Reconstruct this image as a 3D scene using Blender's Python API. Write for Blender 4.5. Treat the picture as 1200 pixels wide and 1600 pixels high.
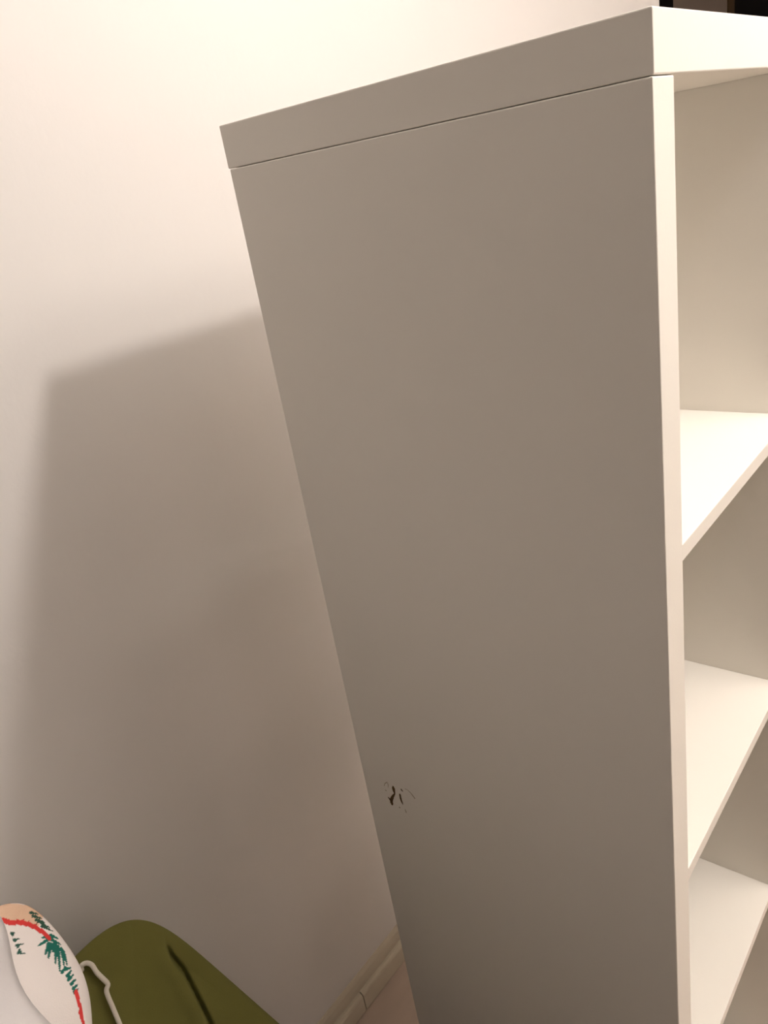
import bpy, bmesh, math
from mathutils import Vector, Matrix, noise

for o in list(bpy.data.objects):
    bpy.data.objects.remove(o)
scene = bpy.context.scene
COL = scene.collection

# ------------------------------------------------------------------ camera
# world: X along the back wall, Y towards the back wall, Z up, floor at z = 0
cam_d = bpy.data.cameras.new('camera')
cam_d.sensor_fit = 'HORIZONTAL'
cam_d.sensor_width = 36.0
cam_d.lens = 36.0 * 1232.3 / 1200.0
cam_d.clip_start = 0.02
cam = bpy.data.objects.new('camera', cam_d)
COL.objects.link(cam)
RIGHT = Vector((0.61536346, -0.77130222, -0.16254441))
DOWN = Vector((-0.39923903, -0.12717373, -0.90798405))
FWD = Vector((0.67965874, 0.62363428, -0.38619202))
m = Matrix((RIGHT, -DOWN, -FWD)).transposed().to_4x4()
m.translation = Vector((-0.52519198, -0.20308966, 1.42993761))
cam.matrix_world = m
scene.camera = cam

# ------------------------------------------------------------------ world, lights, exposure
vs = scene.view_settings
vs.view_transform = 'Standard'
vs.look = 'None'
vs.gamma = 1.0
vs.use_curve_mapping = False
vs.exposure = -0.1
world = bpy.data.worlds.new('night')
scene.world = world
world.use_nodes = True
world.node_tree.nodes['Background'].inputs[0].default_value = (0.02, 0.02, 0.025, 1)
world.node_tree.nodes['Background'].inputs[1].default_value = 0.2

BULB = Vector((0.339, -0.46, 2.175))          # bare pendant bulb in front of the bookcase
BULB_W = 37.0
FILL = Vector((1.22, -1.28, 2.02))              # added fill light, unseen, shaped as a long suspended fixture
FILL_W = 58.0


def lamp_light(name, kind, loc, watts, color, parent=None, **kw):
    d = bpy.data.lights.new(name, kind)
    d.energy = watts
    d.color = color
    for k, v in kw.items():
        setattr(d, k, v)
    o = bpy.data.objects.new(name, d)
    COL.objects.link(o)
    o.location = loc
    return o


lamp_light('bulb_light', 'POINT', BULB, BULB_W, (1.0, 0.935, 0.895), shadow_soft_size=0.044)
upl = lamp_light('fill_light', 'AREA', FILL + Vector((0, 0, 0.05)), FILL_W, (1.0, 0.925, 0.85),
                 shape='RECTANGLE', size=1.6, size_y=0.06)
upl.rotation_euler = (math.radians(180 + 20), 0, 0)      # up, leaning a little towards the front wall


# ------------------------------------------------------------------ materials
def mat(name, color, rough=0.6, noise_scale=None, noise_amt=0.0, bump=0.0, bump_scale=200.0, spec=0.4,
        coord='Object', stretch=None):
    mt = bpy.data.materials.new(name)
    mt.use_nodes = True
    nt = mt.node_tree
    b = nt.nodes['Principled BSDF']
    b.inputs['Roughness'].default_value = rough
    b.inputs['Specular IOR Level'].default_value = spec
    b.inputs['Base Color'].default_value = (*color, 1)
    tc = nt.nodes.new('ShaderNodeTexCoord')
    src = tc.outputs[coord]
    if stretch:
        mp = nt.nodes.new('ShaderNodeMapping')
        mp.inputs['Scale'].default_value = stretch
        nt.links.new(src, mp.inputs[0])
        src = mp.outputs[0]
    if noise_scale:
        n = nt.nodes.new('ShaderNodeTexNoise')
        n.inputs['Scale'].default_value = noise_scale
        n.inputs['Detail'].default_value = 4
        nt.links.new(src, n.inputs['Vector'])
        mx = nt.nodes.new('ShaderNodeMix')
        mx.data_type = 'RGBA'
        lo = [c * (1 - noise_amt) for c in color]
        hi = [min(1, c * (1 + noise_amt)) for c in color]
        mx.inputs[6].default_value = (*lo, 1)
        mx.inputs[7].default_value = (*hi, 1)
        nt.links.new(n.outputs['Fac'], mx.inputs[0])
        nt.links.new(mx.outputs[2], b.inputs['Base Color'])
    if bump:
        n2 = nt.nodes.new('ShaderNodeTexNoise')
        n2.inputs['Scale'].default_value = bump_scale
        n2.inputs['Detail'].default_value = 3
        nt.links.new(src, n2.inputs['Vector'])
        bp = nt.nodes.new('ShaderNodeBump')
        bp.inputs['Strength'].default_value = bump
        bp.inputs['Distance'].default_value = 0.002
        nt.links.new(n2.outputs['Fac'], bp.inputs['Height'])
        nt.links.new(bp.outputs['Normal'], b.inputs['Normal'])
    return mt


M_WALL = mat('wall_paint', (0.82, 0.785, 0.755), 0.85, 6, 0.012, 0.12, 90, 0.25)
M_WALL_L = mat('unseen_wall_darkened', (0.27, 0.25, 0.23), 0.85, 6, 0.02, 0.12, 90, 0.25)  # unseen left wall, darkened to cut bounce onto the bookcase side
M_CEIL = mat('ceiling_paint', (0.80, 0.78, 0.75), 0.9, 4, 0.02)
M_FLOOR = mat('floor_laminate', (0.64, 0.51, 0.42), 0.5, 5, 0.10, stretch=(1, 9, 1))
M_SKIRT = mat('skirting_paint', (0.68, 0.605, 0.48), 0.5, 12, 0.03)
M_FOIL = mat('white_foil', (0.91, 0.868, 0.795), 0.42, 3, 0.008, 0.05, 350, 0.35)
M_CHIP = mat('brown_fibre', (0.13, 0.075, 0.024), 0.9, 300, 0.35)
M_SMEAR = mat('smear', (0.42, 0.35, 0.24), 0.8, 300, 0.2)
M_OLIVE = mat('olive_cotton', (0.165, 0.155, 0.042), 0.9, 30, 0.08, 0.35, 900, 0.15)
M_SHEET = mat('grey_white_cotton', (0.62, 0.59, 0.585), 0.9, 10, 0.03, 0.25, 700, 0.15)
M_CORD = mat('ivory_cord', (0.80, 0.74, 0.63), 0.7, 400, 0.06, 0.3, 900)
M_MATT = mat('mattress_cloth', (0.035, 0.028, 0.022), 0.95, 20, 0.06, 0.3, 500)  # unseen cloth, kept near black so little light bounces off it
M_WOODD = mat('dark_bed_wood', (0.045, 0.027, 0.016), 0.5, 8, 0.2, stretch=(1, 12, 12))
M_BLACK = mat('black_lacquer', (0.0025, 0.002, 0.002), 0.8, 5, 0.1, spec=0.02)
M_TAUPE = mat('taupe_panel', (0.105, 0.08, 0.064), 0.7, 5, 0.06, spec=0.05)
M_BROWN = mat('dark_brown_stile', (0.03, 0.017, 0.007), 0.7, 5, 0.1, spec=0.03)
M_METAL = mat('white_metal', (0.8, 0.8, 0.78), 0.4, 20, 0.02)
M_FOOT = mat('grey_plastic', (0.25, 0.25, 0.25), 0.5, 20, 0.05)

# printed cloth: the print is a colour attribute woven into the fabric colour
M_PRINT = bpy.data.materials.new('printed_cotton')
M_PRINT.use_nodes = True
nt = M_PRINT.node_tree
bs = nt.nodes['Principled BSDF']
bs.inputs['Roughness'].default_value = 0.9
bs.inputs['Specular IOR Level'].default_value = 0.15
at = nt.nodes.new('ShaderNodeAttribute')
at.attribute_name = 'print'
nz = nt.nodes.new('ShaderNodeTexNoise')
nz.inputs['Scale'].default_value = 800
tcn = nt.nodes.new('ShaderNodeTexCoord')
bpn = nt.nodes.new('ShaderNodeBump')
bpn.inputs['Strength'].default_value = 0.25
bpn.inputs['Distance'].default_value = 0.002
nt.links.new(tcn.outputs['Object'], nz.inputs['Vector'])
nt.links.new(nz.outputs['Fac'], bpn.inputs['Height'])
nt.links.new(bpn.outputs['Normal'], bs.inputs['Normal'])
nt.links.new(at.outputs['Color'], bs.inputs['Base Color'])


# ------------------------------------------------------------------ helpers
def link(name, me, material, parent=None, smooth=False):
    if material:
        me.materials.append(material)
    if smooth:
        me.polygons.foreach_set('use_smooth', [True] * len(me.polygons))
    o = bpy.data.objects.new(name, me)
    COL.objects.link(o)
    if parent:
        o.parent = parent
    return o


def box_bm(bm, lo, hi, bevel=0.0, seg=2):
    r = bmesh.ops.create_cube(bm, size=1.0)
    vs_ = r['verts']
    for v in vs_:
        v.co = Vector([lo[i] + (v.co[i] + 0.5) * (hi[i] - lo[i]) for i in range(3)])
    if bevel:
        es = list({e for v in vs_ for e in v.link_edges})
        bmesh.ops.bevel(bm, geom=es, offset=bevel, segments=seg, profile=0.5, affect='EDGES')


def box(name, lo, hi, material, parent=None, bevel=0.0, seg=2):
    bm = bmesh.new()
    box_bm(bm, lo, hi, bevel, seg)
    me = bpy.data.meshes.new(name)
    bm.to_mesh(me)
    bm.free()
    return link(name, me, material, parent)


def cyl(name, p0, p1, r0, r1, material, parent=None, n=24):
    bm = bmesh.new()
    d = p1 - p0
    bmesh.ops.create_cone(bm, cap_ends=True, segments=n, radius1=r0, radius2=r1, depth=d.length)
    q = d.to_track_quat('Z', 'Y').to_matrix().to_4x4()
    q.translation = (p0 + p1) / 2
    bmesh.ops.transform(bm, matrix=q, verts=bm.verts)
    me = bpy.data.meshes.new(name)
    bm.to_mesh(me)
    bm.free()
    return link(name, me, material, parent)


def empty(name, loc, label, cat):
    o = bpy.data.objects.new(name, None)
    COL.objects.link(o)
    o.location = loc
    o['label'] = label
    o['category'] = cat
    return o


def structure(o):
    o['kind'] = 'structure'
    return o


def keep(parent, child):
    """parent without moving: parts are built in world coordinates"""
    child.parent = parent
    child.matrix_parent_inverse = Matrix.Translation(parent.location).inverted()


# ------------------------------------------------------------------ the room
X0, X1, Y0, Y1, ZC = -1.35, 3.9, -2.8, 0.65, 2.45
XW = 1.726                    # the back wall ends here, a built-in wardrobe follows
structure(box('floor', (X0 - .1, Y0 - .1, -0.1), (X1 + .1, Y1 + .6, 0), M_FLOOR))
structure(box('ceiling', (X0 - .1, Y0 - .1, ZC), (X1 + .1, Y1 + .6, ZC + .1), M_CEIL))
structure(box('wall_back', (X0 - .1, Y1, 0), (XW, Y1 + .1, ZC), M_WALL))
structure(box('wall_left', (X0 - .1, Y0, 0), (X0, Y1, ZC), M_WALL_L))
structure(box('wall_right', (X1, Y0, 0), (X1 + .1, Y1 + .6, ZC), M_WALL))
structure(box('wall_front', (X0 - .1, Y0 - .1, 0), (X1 + .1, Y0, ZC), M_WALL))


def prism_x(name, prof, x0, x1, material, parent=None):
    """profile in (y, z) swept along x"""
    n = len(prof)
    v = [(x0, y, z) for y, z in prof] + [(x1, y, z) for y, z in prof]
    f = [tuple(range(n - 1, -1, -1)), tuple(range(n, 2 * n))]
    f = [tuple(range(n)), tuple(range(2 * n - 1, n - 1, -1))]
    f += [(i, i + n, (i + 1) % n + n, (i + 1) % n) for i in range(n)]
    me = bpy.data.meshes.new(name)
    me.from_pydata(v, [], f)
    bm = bmesh.new()
    bm.from_mesh(me)
    bmesh.ops.recalc_face_normals(bm, faces=bm.faces)
    bm.to_mesh(me)
    bm.free()
    return link(name, me, material, parent)


# skirting along the back wall: a moulded upper strip over butt-jointed lower boards
UPPER = [(0.65, 0.0), (0.643, 0.0), (0.643, 0.058), (0.6445, 0.070), (0.6475, 0.0775), (0.65, 0.0785)]
LOW = [(0.6428, 0.002), (0.634, 0.002), (0.634, 0.0385), (0.6355, 0.0425), (0.639, 0.0455), (0.6428, 0.0462)]
sk = structure(prism_x('baseboard_back', UPPER, X0, XW, M_SKIRT))
prism_x('board', LOW, X0, 0.0925, M_SKIRT, sk)
prism_x('board', LOW, 0.0945, XW, M_SKIRT, sk)

# ------------------------------------------------------------------ bookcase
D, T, ST, W, SH, PIT = 0.3935, 0.0359, 0.0354, 0.3624, 0.0148, 0.35
H = 1.495
bc = empty('bookcase', (0.198, D / 2, 0),
           'tall narrow white open bookcase with thick top, standing a hand away from the back wall', 'bookcase')
XO = W + ST + 0.0018


def bpart(name, lo, hi, bev=0.0012):
    o = box(name, lo, hi, M_FOIL)
    bm = bmesh.new()
    bm.from_mesh(o.data)
    bmesh.ops.bevel(bm, geom=list(bm.edges), offset=bev, segments=2, profile=0.5, affect='EDGES')
    bm.to_mesh(o.data)
    bm.free()
    keep(bc, o)
    return o


top = bpart('top_board', (0, 0, H - T), (XO - 0.0018, D, H), 0.0010)
ZB = 0.030                      # underside of the bottom board
left = bpart('side_panel', (-0.0018, 0.0003, ZB), (ST - 0.0018, D - 0.0036, H - T - 0.0006), 0.0011)
left['label'] = 'left side panel with a brown scuffed chip'
right = bpart('side_panel', (W, 0.0003, ZB), (XO, D - 0.0036, H - T), 0.0004)
S1 = H - 0.3685
for k in range(3):
    z = S1 - k * PIT
    bpart('shelf', (ST - 0.0018, 0.0009, z - SH), (W, D - 0.005, z), 0.0007)
bpart('bottom_board', (ST - 0.0018, 0.0009, ZB), (W, D - 0.005, ZB + T), 0.001)
for fx in (0.016, XO - 0.018):
    for fy in (0.04, D - 0.045):
        f = cyl('foot', Vector((fx, fy, 0)), Vector((fx, fy, ZB)), 0.014, 0.012, M_FOOT, n=20)
        keep(bc, f)


# chipped brown mark low on the left side panel, near its rear edge
def ribbon(bm, pts, x):
    """pts = (y, z, half width): a thin ragged fleck lying on the plane x"""
    prev = None
    n = len(pts)
    for i, (y, z, w) in enumerate(pts):
        a = pts[max(0, i - 1)]
        b = pts[min(n - 1, i + 1)]
        dy, dz = b[0] - a[0], b[1] - a[1]
        l = math.hypot(dy, dz) or 1
        ny, nz_ = -dz / l * w, dy / l * w
        cur = (bm.verts.new((x, y + ny, z + nz_)), bm.verts.new((x, y - ny, z - nz_)))
        if prev:
            bm.faces.new((prev[0], prev[1], cur[1], cur[0]))
        prev = cur


DARK = [
    [(0.3415, 0.7584, .0007), (0.3416, 0.7553, .0023), (0.342, 0.7511, .0021), (0.3416, 0.7462, .0011), (0.3456, 0.7403, .0014),
     (0.3498, 0.7323, .0027), (0.350, 0.727, .0025), (0.350, 0.724, .0011)],
    [(0.3542, 0.7354, .0005), (0.353, 0.7339, .0011), (0.3506, 0.7309, .0014)],
    [(0.329, 0.7599, .0004), (0.3287, 0.7581, .0011), (0.3271, 0.7563, .0009)],
    [(0.3327, 0.7503, .0009), (0.333, 0.7461, .0014), (0.333, 0.7411, .0013), (0.3322, 0.7374, .0012), (0.3312, 0.7338, .0006)]]
FAINT = [
    [(0.3224, 0.7629, .0003), (0.3177, 0.762, .0004), (0.3135, 0.759, .0006), (0.3091, 0.7533, .0008)],
    [(0.357, 0.7515, .0003), (0.3549, 0.7564, .0004), (0.3505, 0.7604, .0005), (0.3496, 0.7568, .0004), (0.3505, 0.7523, .0003)],
    [(0.3567, 0.7455, .0005), (0.3548, 0.7448, .0008)],
    [(0.3385, 0.7268, .0008), (0.3371, 0.7254, .0009)],
    [(0.3292, 0.7276, .0003), (0.3283, 0.7234, .0007), (0.3283, 0.7219, .0003)]]
for nm, lines, mt, lb in (('chipped_mark', DARK, M_CHIP, 'dark brown chips'), ('smear', FAINT, M_SMEAR, 'faint brown smears')):
    bm = bmesh.new()
    for ln in lines:
        fine = []
        for p, q in zip(ln, ln[1:]):
            for k in range(3):
                t = k / 3
                j = 1 + 0.35 * noise.noise(Vector((p[0] * 900 + k, p[1] * 900, 1.7)))
                fine.append((p[0] + (q[0] - p[0]) * t, p[1] + (q[1] - p[1]) * t, (p[2] + (q[2] - p[2]) * t) * j))
        fine.append(ln[-1])
        ribbon(bm, fine, -0.0018 - 0.00025)
    bmesh.ops.recalc_face_normals(bm, faces=bm.faces)
    me = bpy.data.meshes.new(nm)
    bm.to_mesh(me)
    bm.free()
    mk = link(nm, me, mt, left)
    mk['label'] = lb
    mk['kind'] = 'stuff'

# ------------------------------------------------------------------ bed under the cushions
bed = empty('bed', (-0.72, -0.35, 0), 'unseen bed carrying the pile of pillows, with dark panels added for shade', 'bed')
BX0, BX1, BY0, BY1, BZ = -1.30, -0.22, -1.36, 0.63, 0.335
keep(bed, box('mattress', (BX0, BY0, 0.17), (BX1, BY1, BZ), M_MATT, bevel=0.035, seg=4))
keep(bed, box('bed_base', (BX0 + .01, BY0 + .01, 0.08), (BX1 - .01, BY1 - .01, 0.17), M_WOODD, bevel=0.004))
keep(bed, box('shade_back', (BX0 - .035, BY0 - .045, 0.08), (BX0 - .003, BY1, 1.15), M_WOODD, bevel=0.006))  # added out of view to keep low light off the bookcase side
keep(bed, box('shade_end', (BX0, BY0 - .045, 0.08), (BX1, BY0 - .006, 1.05), M_WOODD, bevel=0.006))  # likewise added, blocks low light from the front left
for lx in (BX0 + .06, BX1 - .06):
    for ly in (BY0 + .06, BY1 - .06):
        keep(bed, cyl('leg', Vector((lx, ly, 0)), Vector((lx, ly, 0.08)), 0.02, 0.026, M_WOODD, n=16))


# ------------------------------------------------------------------ soft pillows
def smooth01(t):
    t = max(0.0, min(1.0, t))
    return t * t * (3 - 2 * t)


class Pillow:
    """square cushion from its four corners, seam all round, bulging to both sides"""
    def __init__(self, A, B, C, D_, thick, pull=0.05, wr=0.004, seed=0.0, fscale=9.0, extra=None, q=0.5, p=2.4, rnd=7.0, bow=None):
        self.c = [Vector(x) for x in (A, B, C, D_)]
        self.thick, self.pull, self.wr, self.seed, self.fs, self.extra = thick, pull, wr, seed, fscale, extra
        self.q, self.p, self.rnd, self.bow = q, p, rnd, bow
        A, B, C, D_ = self.c
        self.n = ((D_ - A) + (C - B)).cross((B - A) + (C - D_)).normalized()   # towards the viewer side

    def base(self, u, v):
        # u, v in [-1, 1]; v = 1 is the top edge, u = 1 the right edge; sides bow inwards between the corners
        g = max(abs(u), abs(v))
        k = g / (abs(u) ** self.rnd + abs(v) ** self.rnd) ** (1 / self.rnd) if g > 1e-9 else 1.0
        k = 1 + (k - 1) * g
        uu = u * k * (1 - self.pull * (1 - v * v))
        vv = v * k * (1 - self.pull * (1 - u * u))
        s, t = (uu + 1) / 2, (1 - vv) / 2
        A, B, C, D_ = self.c
        r = A * (1 - s) * (1 - t) + B * s * (1 - t) + C * s * t + D_ * (1 - s) * t
        if self.bow:            # the right edge is pushed out or in around v0
            vec, v0, wd_ = self.bow
            r = r + vec * (math.exp(-((v - v0) / wd_) ** 2) * max(0.0, s) ** 3 * (1 - v ** 8))
        return r

    def at(self, u, v, side):
        b = self.base(u, v)
        e = max(0.0, 1 - abs(u) ** self.p) * max(0.0, 1 - abs(v) ** self.p)
        h = self.thick * 0.5 * e ** self.q
        w = noise.noise(Vector((b.x * self.fs + self.seed, b.y * self.fs, b.z * self.fs + side * 3.1)))
        w += 0.5 * noise.noise(Vector((b.x * self.fs * 2.3, b.y * self.fs * 2.3 + self.seed, b.z * self.fs * 2.3)))
        h += self.wr * w * min(1.0, e * 6)
        if self.extra and side > 0:
            h += self.extra(u, v) * min(1.0, e * 5)
        return b + self.n * h * side

    def mesh(self, name, us, vs_, colour=None):
        nu, nv = len(us), len(vs_)
        verts, uvs = [], []
        idx = {}
        for side in (1, -1):
            for j in range(nv):
                for i in range(nu):
                    edge = i in (0, nu - 1) or j in (0, nv - 1)
                    if edge and side < 0:
                        idx[(side, i, j)] = idx[(1, i, j)]
                        continue
                    idx[(side, i, j)] = len(verts)
                    verts.append(self.at(us[i], vs_[j], side))
                    uvs.append((us[i], vs_[j], side))
        faces = []
        for side in (1, -1):
            for j in range(nv - 1):
                for i in range(nu - 1):
                    q = [idx[(side, i, j)], idx[(side, i + 1, j)], idx[(side, i + 1, j + 1)], idx[(side, i, j + 1)]]
                    faces.append(q[::-1] if side > 0 else q)
        me = bpy.data.meshes.new(name)
        me.from_pydata(verts, [], faces)
        if colour:
            ca = me.color_attributes.new('print', 'FLOAT_COLOR', 'POINT')
            flat = []
            for uvw in uvs:
                flat.extend((*colour(*uvw), 1.0))
            ca.data.foreach_set('color', flat)
        me.update()
        return me


def lin(n, dense_hi=0.0):
    """-1..1, optionally denser towards +1"""
    out = []
    for i in range(n):
        t = i / (n - 1)
        if dense_hi:
            t = 1 - (1 - t) ** (1 + dense_hi)
        out.append(-1 + 2 * t)
    return out


def split(n0, cut, n1):
    """-1..cut coarse, cut..1 fine"""
    return [-1 + (cut + 1) * i / n0 for i in range(n0)] + [cut + (1 - cut) * i / n1 for i in range(n1 + 1)]


def seam_tube(name, pil, r, material, parent):
    """piping along the seam of a pillow"""
    loop = []
    N = 28
    for i in range(N):
        loop.append((-1 + 2 * i / N, 1))
    for i in range(N):
        loop.append((1, 1 - 2 * i / N))
    for i in range(N):
        loop.append((1 - 2 * i / N, -1))
    for i in range(N):
        loop.append((-1, -1 + 2 * i / N))
    pts = [pil.base(u, v) for u, v in loop]
    return tube(name, pts, r, material, parent, closed=True)


def tube(name, pts, r, material, parent=None, closed=False, n=8):
    verts, faces = [], []
    k = len(pts)
    for i, p in enumerate(pts):
        a = pts[(i - 1) % k] if closed else pts[max(0, i - 1)]
        b = pts[(i + 1) % k] if closed else pts[min(k - 1, i + 1)]
        t = (b - a).normalized()
        up = Vector((0, 1, 0)) if abs(t.y) < 0.9 else Vector((1, 0, 0))
        s = t.cross(up).normalized()
        w = s.cross(t)
        for j in range(n):
            g = 2 * math.pi * j / n
            verts.append(p + s * (r * math.cos(g)) + w * (r * math.sin(g)))
    for i in range(k if closed else k - 1):
        i2 = (i + 1) % k
        for j in range(n):
            j2 = (j + 1) % n
            faces.append((i * n + j, i * n + j2, i2 * n + j2, i2 * n + j))
    if not closed:
        faces.append(tuple(range(n)))
        faces.append(tuple(range((k - 1) * n + n - 1, (k - 1) * n - 1, -1)))
    me = bpy.data.meshes.new(name)
    me.from_pydata([tuple(v) for v in verts], [], faces)
    bm = bmesh.new()
    bm.from_mesh(me)
    bmesh.ops.recalc_face_normals(bm, faces=bm.faces)
    bm.to_mesh(me)
    bm.free()
    return link(name, me, material, parent, smooth=True)


# olive cushion leaning on the wall; a soft fold runs down inside its right edge
FOLD = [Vector(p) for p in ((-0.2525, 0.5117, 0.6575), (-0.2563, 0.5048, 0.6503), (-0.2573, 0.4982, 0.6396),
        (-0.2546, 0.4867, 0.6173), (-0.257, 0.4723, 0.5918), (-0.259, 0.463, 0.5732), (-0.2602, 0.4556, 0.5579),
        (-0.2635, 0.4464, 0.541), (-0.27, 0.43, 0.51), (-0.28, 0.40, 0.45))]


def seg_dist(p, a, b, n):
    """distance in the cushion's plane and the side (+1 right) of a segment"""
    ab = b - a
    ab = ab - n * ab.dot(n)
    ap = p - a
    ap = ap - n * ap.dot(n)
    t = max(0.0, min(1.0, ap.dot(ab) / ab.length_squared))
    d = ap - ab * t
    return d.length, (1 if ab.cross(ap).dot(n) > 0 else -1), t


def olive_fold(u, v):
    p = OL.base(u, v)
    best = (9, 1, 0)
    for i in range(len(FOLD) - 1):
        d, sd, t = seg_dist(p, FOLD[i], FOLD[i + 1], OL.n)
        if d < best[0]:
            best = (d, sd, i + t)
    d, sd, k = best
    grow = min(1.0, 0.25 + k / 3.0)
    h = -0.013 * grow * math.exp(-(d / 0.0026) ** 2)                 # the crease
    if sd > 0:
        h -= 0.005 * grow * math.exp(-(d / 0.03) ** 2)               # the cloth right of it lies lower
    else:
        h += 0.005 * grow * math.exp(-((d - 0.010) / 0.010) ** 2)    # and is puffed up left of it
    # two shallow hollows
    h -= 0.004 * math.exp(-((p - Vector((-0.24, 0.49, 0.60))).length / 0.022) ** 2)
    h -= 0.004 * math.exp(-((p - Vector((-0.31, 0.50, 0.58))).length / 0.03) ** 2)
    return h


OL = Pillow((-0.62, 0.605, 0.58), (-0.258, 0.545, 0.717), (-0.142, 0.391, 0.33), (-0.52, 0.42, 0.37),
            0.10, pull=0.0, wr=0.005, seed=2.0, fscale=7.0, extra=olive_fold, rnd=6)
olive = link('cushion', OL.mesh('cushion', lin(240, 0.4), lin(170, 0.3)), M_OLIVE, smooth=True)
olive['label'] = 'olive green cushion with a soft fold, leaning by the back wall'
olive['category'] = 'cushion'


# the print on the pillow cover: strokes on its cloth, in metres
RED = [[(-0.3905, 0.5330, 0.8180), (-0.3868, 0.5318, 0.816), (-0.3827, 0.5286, 0.811), (-0.3755, 0.5272, 0.8042), (-0.3701, 0.5207, 0.7998), (-0.3663, 0.5145, 0.7942), (-0.3641, 0.5089, 0.789), (-0.363, 0.5028, 0.7835)], [(-0.3707, 0.4611, 0.7431), (-0.3737, 0.4554, 0.736), (-0.3755, 0.451, 0.7284)], [(-0.3765, 0.4509, 0.7297), (-0.3786, 0.4475, 0.7236), (-0.3801, 0.4445, 0.7164)]]
BARB = [[(-0.377, 0.5276, 0.8055), (-0.375, 0.5299, 0.8075)], [(-0.3729, 0.5242, 0.8024), (-0.3708, 0.5271, 0.8039)], [(-0.3696, 0.5205, 0.7995), (-0.368, 0.5236, 0.8013)], [(-0.3669, 0.5161, 0.7957), (-0.3631, 0.5188, 0.7964)]]
DARKF = [[(-0.3624, 0.5287, 0.8033), (-0.3574, 0.5254, 0.7983)], [(-0.3624, 0.5251, 0.8008), (-0.3571, 0.5206, 0.7944)], [(-0.3622, 0.521, 0.7977), (-0.3569, 0.5166, 0.7911)], [(-0.3615, 0.5194, 0.7961), (-0.3564, 0.5114, 0.7865)], [(-0.3615, 0.5142, 0.7921), (-0.3556, 0.5076, 0.7826)]]
GREEN = [[(-0.3612, 0.5028, 0.7825), (-0.3741, 0.5014, 0.7865)], [(-0.3629, 0.5046, 0.785), (-0.3678, 0.5056, 0.7878)], [(-0.3662, 0.4993, 0.782), (-0.3742, 0.4928, 0.7796)], [(-0.3647, 0.498, 0.7802), (-0.3736, 0.4895, 0.7766)], [(-0.3628, 0.4973, 0.7786), (-0.3671, 0.4924, 0.7765)], [(-0.3617, 0.4963, 0.7772), (-0.3716, 0.4834, 0.7702)], [(-0.3605, 0.4948, 0.775), (-0.372, 0.4775, 0.7646)], [(-0.359, 0.4921, 0.7714), (-0.3667, 0.4788, 0.7632)], [(-0.3589, 0.4898, 0.7691), (-0.3637, 0.479, 0.7614)], [(-0.3625, 0.5026, 0.7831), (-0.3595, 0.4986, 0.7778), (-0.3568, 0.4952, 0.7725)], [(-0.3598, 0.5048, 0.7833), (-0.3556, 0.5009, 0.7767)], [(-0.3676, 0.477, 0.7617), (-0.3612, 0.477, 0.7572)], [(-0.369, 0.4724, 0.7573), (-0.3626, 0.4753, 0.7562)], [(-0.37, 0.4698, 0.7548), (-0.3627, 0.4724, 0.7527)], [(-0.3704, 0.4666, 0.7509), (-0.363, 0.4693, 0.7487)], [(-0.3707, 0.4636, 0.747), (-0.3641, 0.466, 0.7449)], [(-0.3721, 0.4613, 0.7447), (-0.3659, 0.4634, 0.7424)], [(-0.3708, 0.476, 0.7624), (-0.3658, 0.4785, 0.7623)]]
FROND = [[(-0.3867, 0.5214, 0.8045), (-0.3834, 0.5209, 0.8012)], [(-0.3867, 0.5201, 0.8026), (-0.384, 0.5215, 0.8024)], [(-0.3879, 0.5173, 0.7995), (-0.3838, 0.5147, 0.7975)], [(-0.3877, 0.5158, 0.7984), (-0.3847, 0.5162, 0.7985)], [(-0.3892, 0.5119, 0.7962), (-0.3843, 0.5094, 0.7943)], [(-0.389, 0.5103, 0.7952), (-0.386, 0.5107, 0.7953)], [(-0.3918, 0.5055, 0.7925), (-0.3879, 0.5019, 0.7897)], [(-0.3901, 0.507, 0.7932), (-0.3897, 0.5039, 0.7912)]]
CLOTH, PEACH = (0.86, 0.79, 0.75), (0.74, 0.50, 0.35)
STROKES = []
for strokes, col, r0, r1 in ((FROND, (0.035, 0.10, 0.075), .0014, .0004), (DARKF, (0.035, 0.09, 0.06), .0017, .0007),
                             (GREEN, (0.02, 0.15, 0.115), .0021, .0010), (BARB, (0.30, 0.035, 0.025), .0013, .0003),
                             (RED, (0.68, 0.055, 0.05), .0027, .0021)):
    for st in strokes:
        st = [Vector(p) for p in st]
        for i in range(len(st) - 1):
            f0, f1 = i / (len(st) - 1), (i + 1) / (len(st) - 1)
            STROKES.append((st[i], st[i + 1], r0 + (r1 - r0) * f0, r0 + (r1 - r0) * f1, col))
MID = Vector((-0.37, 0.49, 0.775))


def print_colour(u, v, side):
    if side < 0:
        return CLOTH
    p = PR.at(u, v, side)
    if (p - MID).length > 0.075:
        return CLOTH
    out = CLOTH
    # the strip above the red band is peach
    best = (9, 0, 0, 0)
    for i in range(len(RED[0]) - 1):
        d, sd, t = seg_dist(p, Vector(RED[0][i]), Vector(RED[0][i + 1]), PR.n)
        if d < best[0]:
            best = (d, sd, i, t)
    if best[0] < 0.0165 and best[1] > 0 and best[2] < 5:
        out = PEACH
    for a, b, r0, r1, col in STROKES:
        ab = b - a
        t = max(0.0, min(1.0, (p - a).dot(ab) / ab.length_squared))
        if (p - a - ab * t).length < r0 + (r1 - r0) * t:
            out = col
    return out


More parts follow.
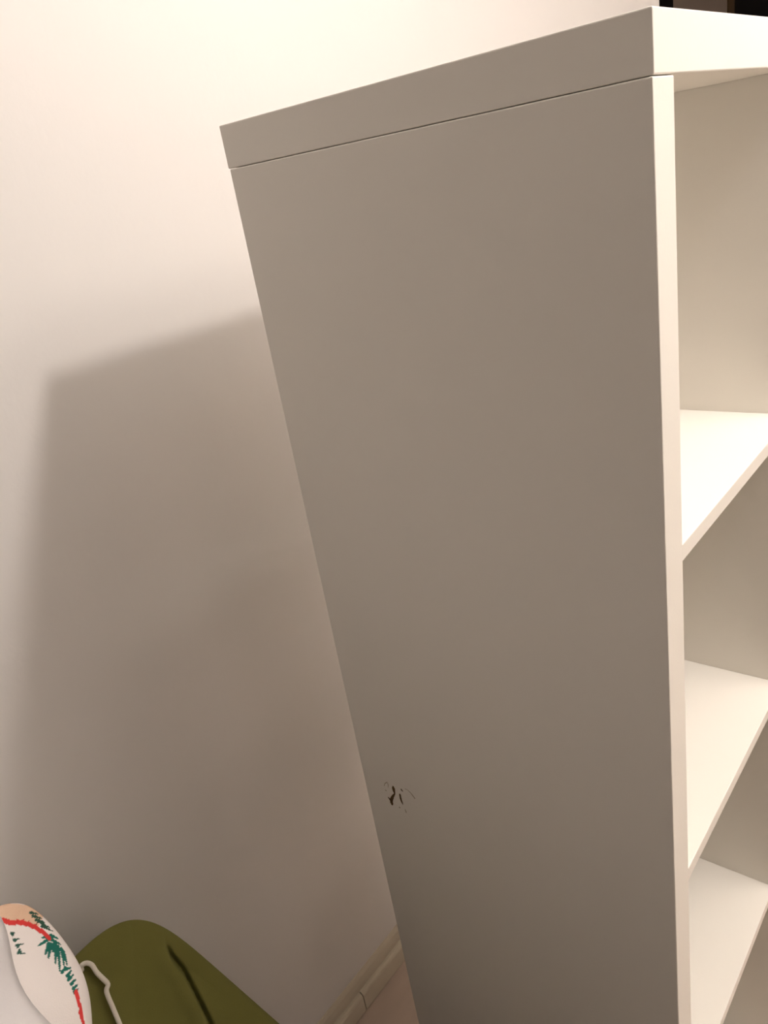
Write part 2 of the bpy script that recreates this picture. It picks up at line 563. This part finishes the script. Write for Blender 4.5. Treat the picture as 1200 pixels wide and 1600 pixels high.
PR = Pillow((-0.90, 0.575, 0.82), (-0.336, 0.55, 0.828), (-0.503, 0.227, 0.345), (-1.02, 0.235, 0.345),
            0.13, pull=0.0, wr=0.003, seed=5.0, fscale=8.0, rnd=9,
            bow=(Vector((0.013, -0.013, -0.003)), 0.62, 0.22))
prn = link('pillow', PR.mesh('pillow', split(24, 0.45, 200), split(24, 0.30, 240), print_colour), M_PRINT, smooth=True)
prn['label'] = 'white pillow printed with green palm fronds and red bands'
prn['category'] = 'pillow'

GR = Pillow((-0.99, 0.45, 0.955), (-0.400, 0.42, 0.972), (-0.428, -0.05, 0.352), (-1.02, -0.03, 0.352),
            0.13, pull=0.0, wr=0.006, seed=9.0, fscale=6.0, rnd=11,
            bow=(Vector((-0.022, 0.022, 0.0)), 0.70, 0.18))
grey = link('pillow', GR.mesh('pillow', lin(80), lin(80)), M_SHEET, smooth=True)
grey['label'] = 'plain greyish white pillow, foremost of the pile at the left'
grey['category'] = 'pillow'

CORD = [(-0.3385, 0.5434, 0.6800), (-0.3367, 0.5434, 0.6859), (-0.3322, 0.5411, 0.6864), (-0.3293, 0.5352, 0.6841), (-0.3298, 0.5273, 0.6779),
        (-0.3284, 0.5204, 0.6707), (-0.3277, 0.5157, 0.6649), (-0.3327, 0.513, 0.6603), (-0.336, 0.5031, 0.6454),
        (-0.3392, 0.4931, 0.6286), (-0.3422, 0.4861, 0.6166), (-0.3451, 0.4792, 0.6046)]
raw = [Vector(p) + OL.n * 0.0055 for p in CORD]
pts = []
for i in range(len(raw) - 1):          # Catmull-Rom through the points
    p0, p1, p2, p3 = raw[max(0, i - 1)], raw[i], raw[i + 1], raw[min(len(raw) - 1, i + 2)]
    for k in range(5):
        t = k / 5
        pts.append(0.5 * (2 * p1 + (p2 - p0) * t + (2 * p0 - 5 * p1 + 4 * p2 - p3) * t * t + (3 * p1 - p0 - 3 * p2 + p3) * t ** 3))
pts.append(raw[-1])
cord = tube('cord', pts, 0.0027, M_CORD, n=10)
cord['label'] = 'thin ivory white cord lying over the olive green cushion'
cord['category'] = 'cord'


# ------------------------------------------------------------------ wardrobe built in beyond the end of the back wall
wd = empty('wardrobe', (2.8, 0.9, 0), 'dark built-in wardrobe with black frame and taupe door at the far end of the wall', 'wardrobe')
w0, w1, w2, w3, w4 = 1.727, 1.822, 2.2635, 2.323, X1 - 0.002
keep(wd, box('carcass', (w0, Y1 + 0.02, 0), (w4, Y1 + 0.58, ZC - 0.002), M_BLACK, bevel=0.002))
keep(wd, box('stile', (w0, Y1, 0.0), (w1, Y1 + 0.02, ZC - 0.002), M_BLACK, bevel=0.001))
keep(wd, box('door', (w1, Y1 + 0.003, 0.0), (w2, Y1 + 0.02, ZC - 0.002), M_TAUPE, bevel=0.001))
keep(wd, box('stile', (w2, Y1, 0.0), (w3, Y1 + 0.02, ZC - 0.002), M_BROWN, bevel=0.001))
keep(wd, box('door', (w3, Y1 + 0.003, 0.0), (w4, Y1 + 0.02, ZC - 0.002), M_BLACK, bevel=0.001))

# ------------------------------------------------------------------ pendant lamp and added fill light (behind and above the camera)
pl = empty('pendant_lamp', (BULB.x, BULB.y, ZC), 'bare bulb pendant hanging from the ceiling above the bookcase front', 'lamp')
keep(pl, cyl('ceiling_rose', Vector((BULB.x, BULB.y, ZC - 0.02)), Vector((BULB.x, BULB.y, ZC)), 0.05, 0.05, M_METAL))
keep(pl, cyl('flex', Vector((BULB.x, BULB.y, BULB.z + 0.11)), Vector((BULB.x, BULB.y, ZC - 0.018)), 0.004, 0.004, M_METAL))
keep(pl, cyl('lamp_holder', Vector((BULB.x, BULB.y, BULB.z + 0.058)), Vector((BULB.x, BULB.y, BULB.z + 0.112)), 0.022, 0.016, M_METAL))
ul = empty('fill_fixture', (FILL.x, FILL.y, ZC), 'unseen long white fixture added as fill light farther into the room', 'lamp')
keep(ul, box('housing', (FILL.x - 0.82, FILL.y - 0.04, FILL.z - 0.03), (FILL.x + 0.82, FILL.y + 0.04, FILL.z + 0.03), M_METAL, bevel=0.004))
for sx in (-0.6, 0.6):
    keep(ul, cyl('hanger', Vector((FILL.x + sx, FILL.y, FILL.z + 0.03)), Vector((FILL.x + sx, FILL.y, ZC)), 0.003, 0.003, M_METAL, n=12))
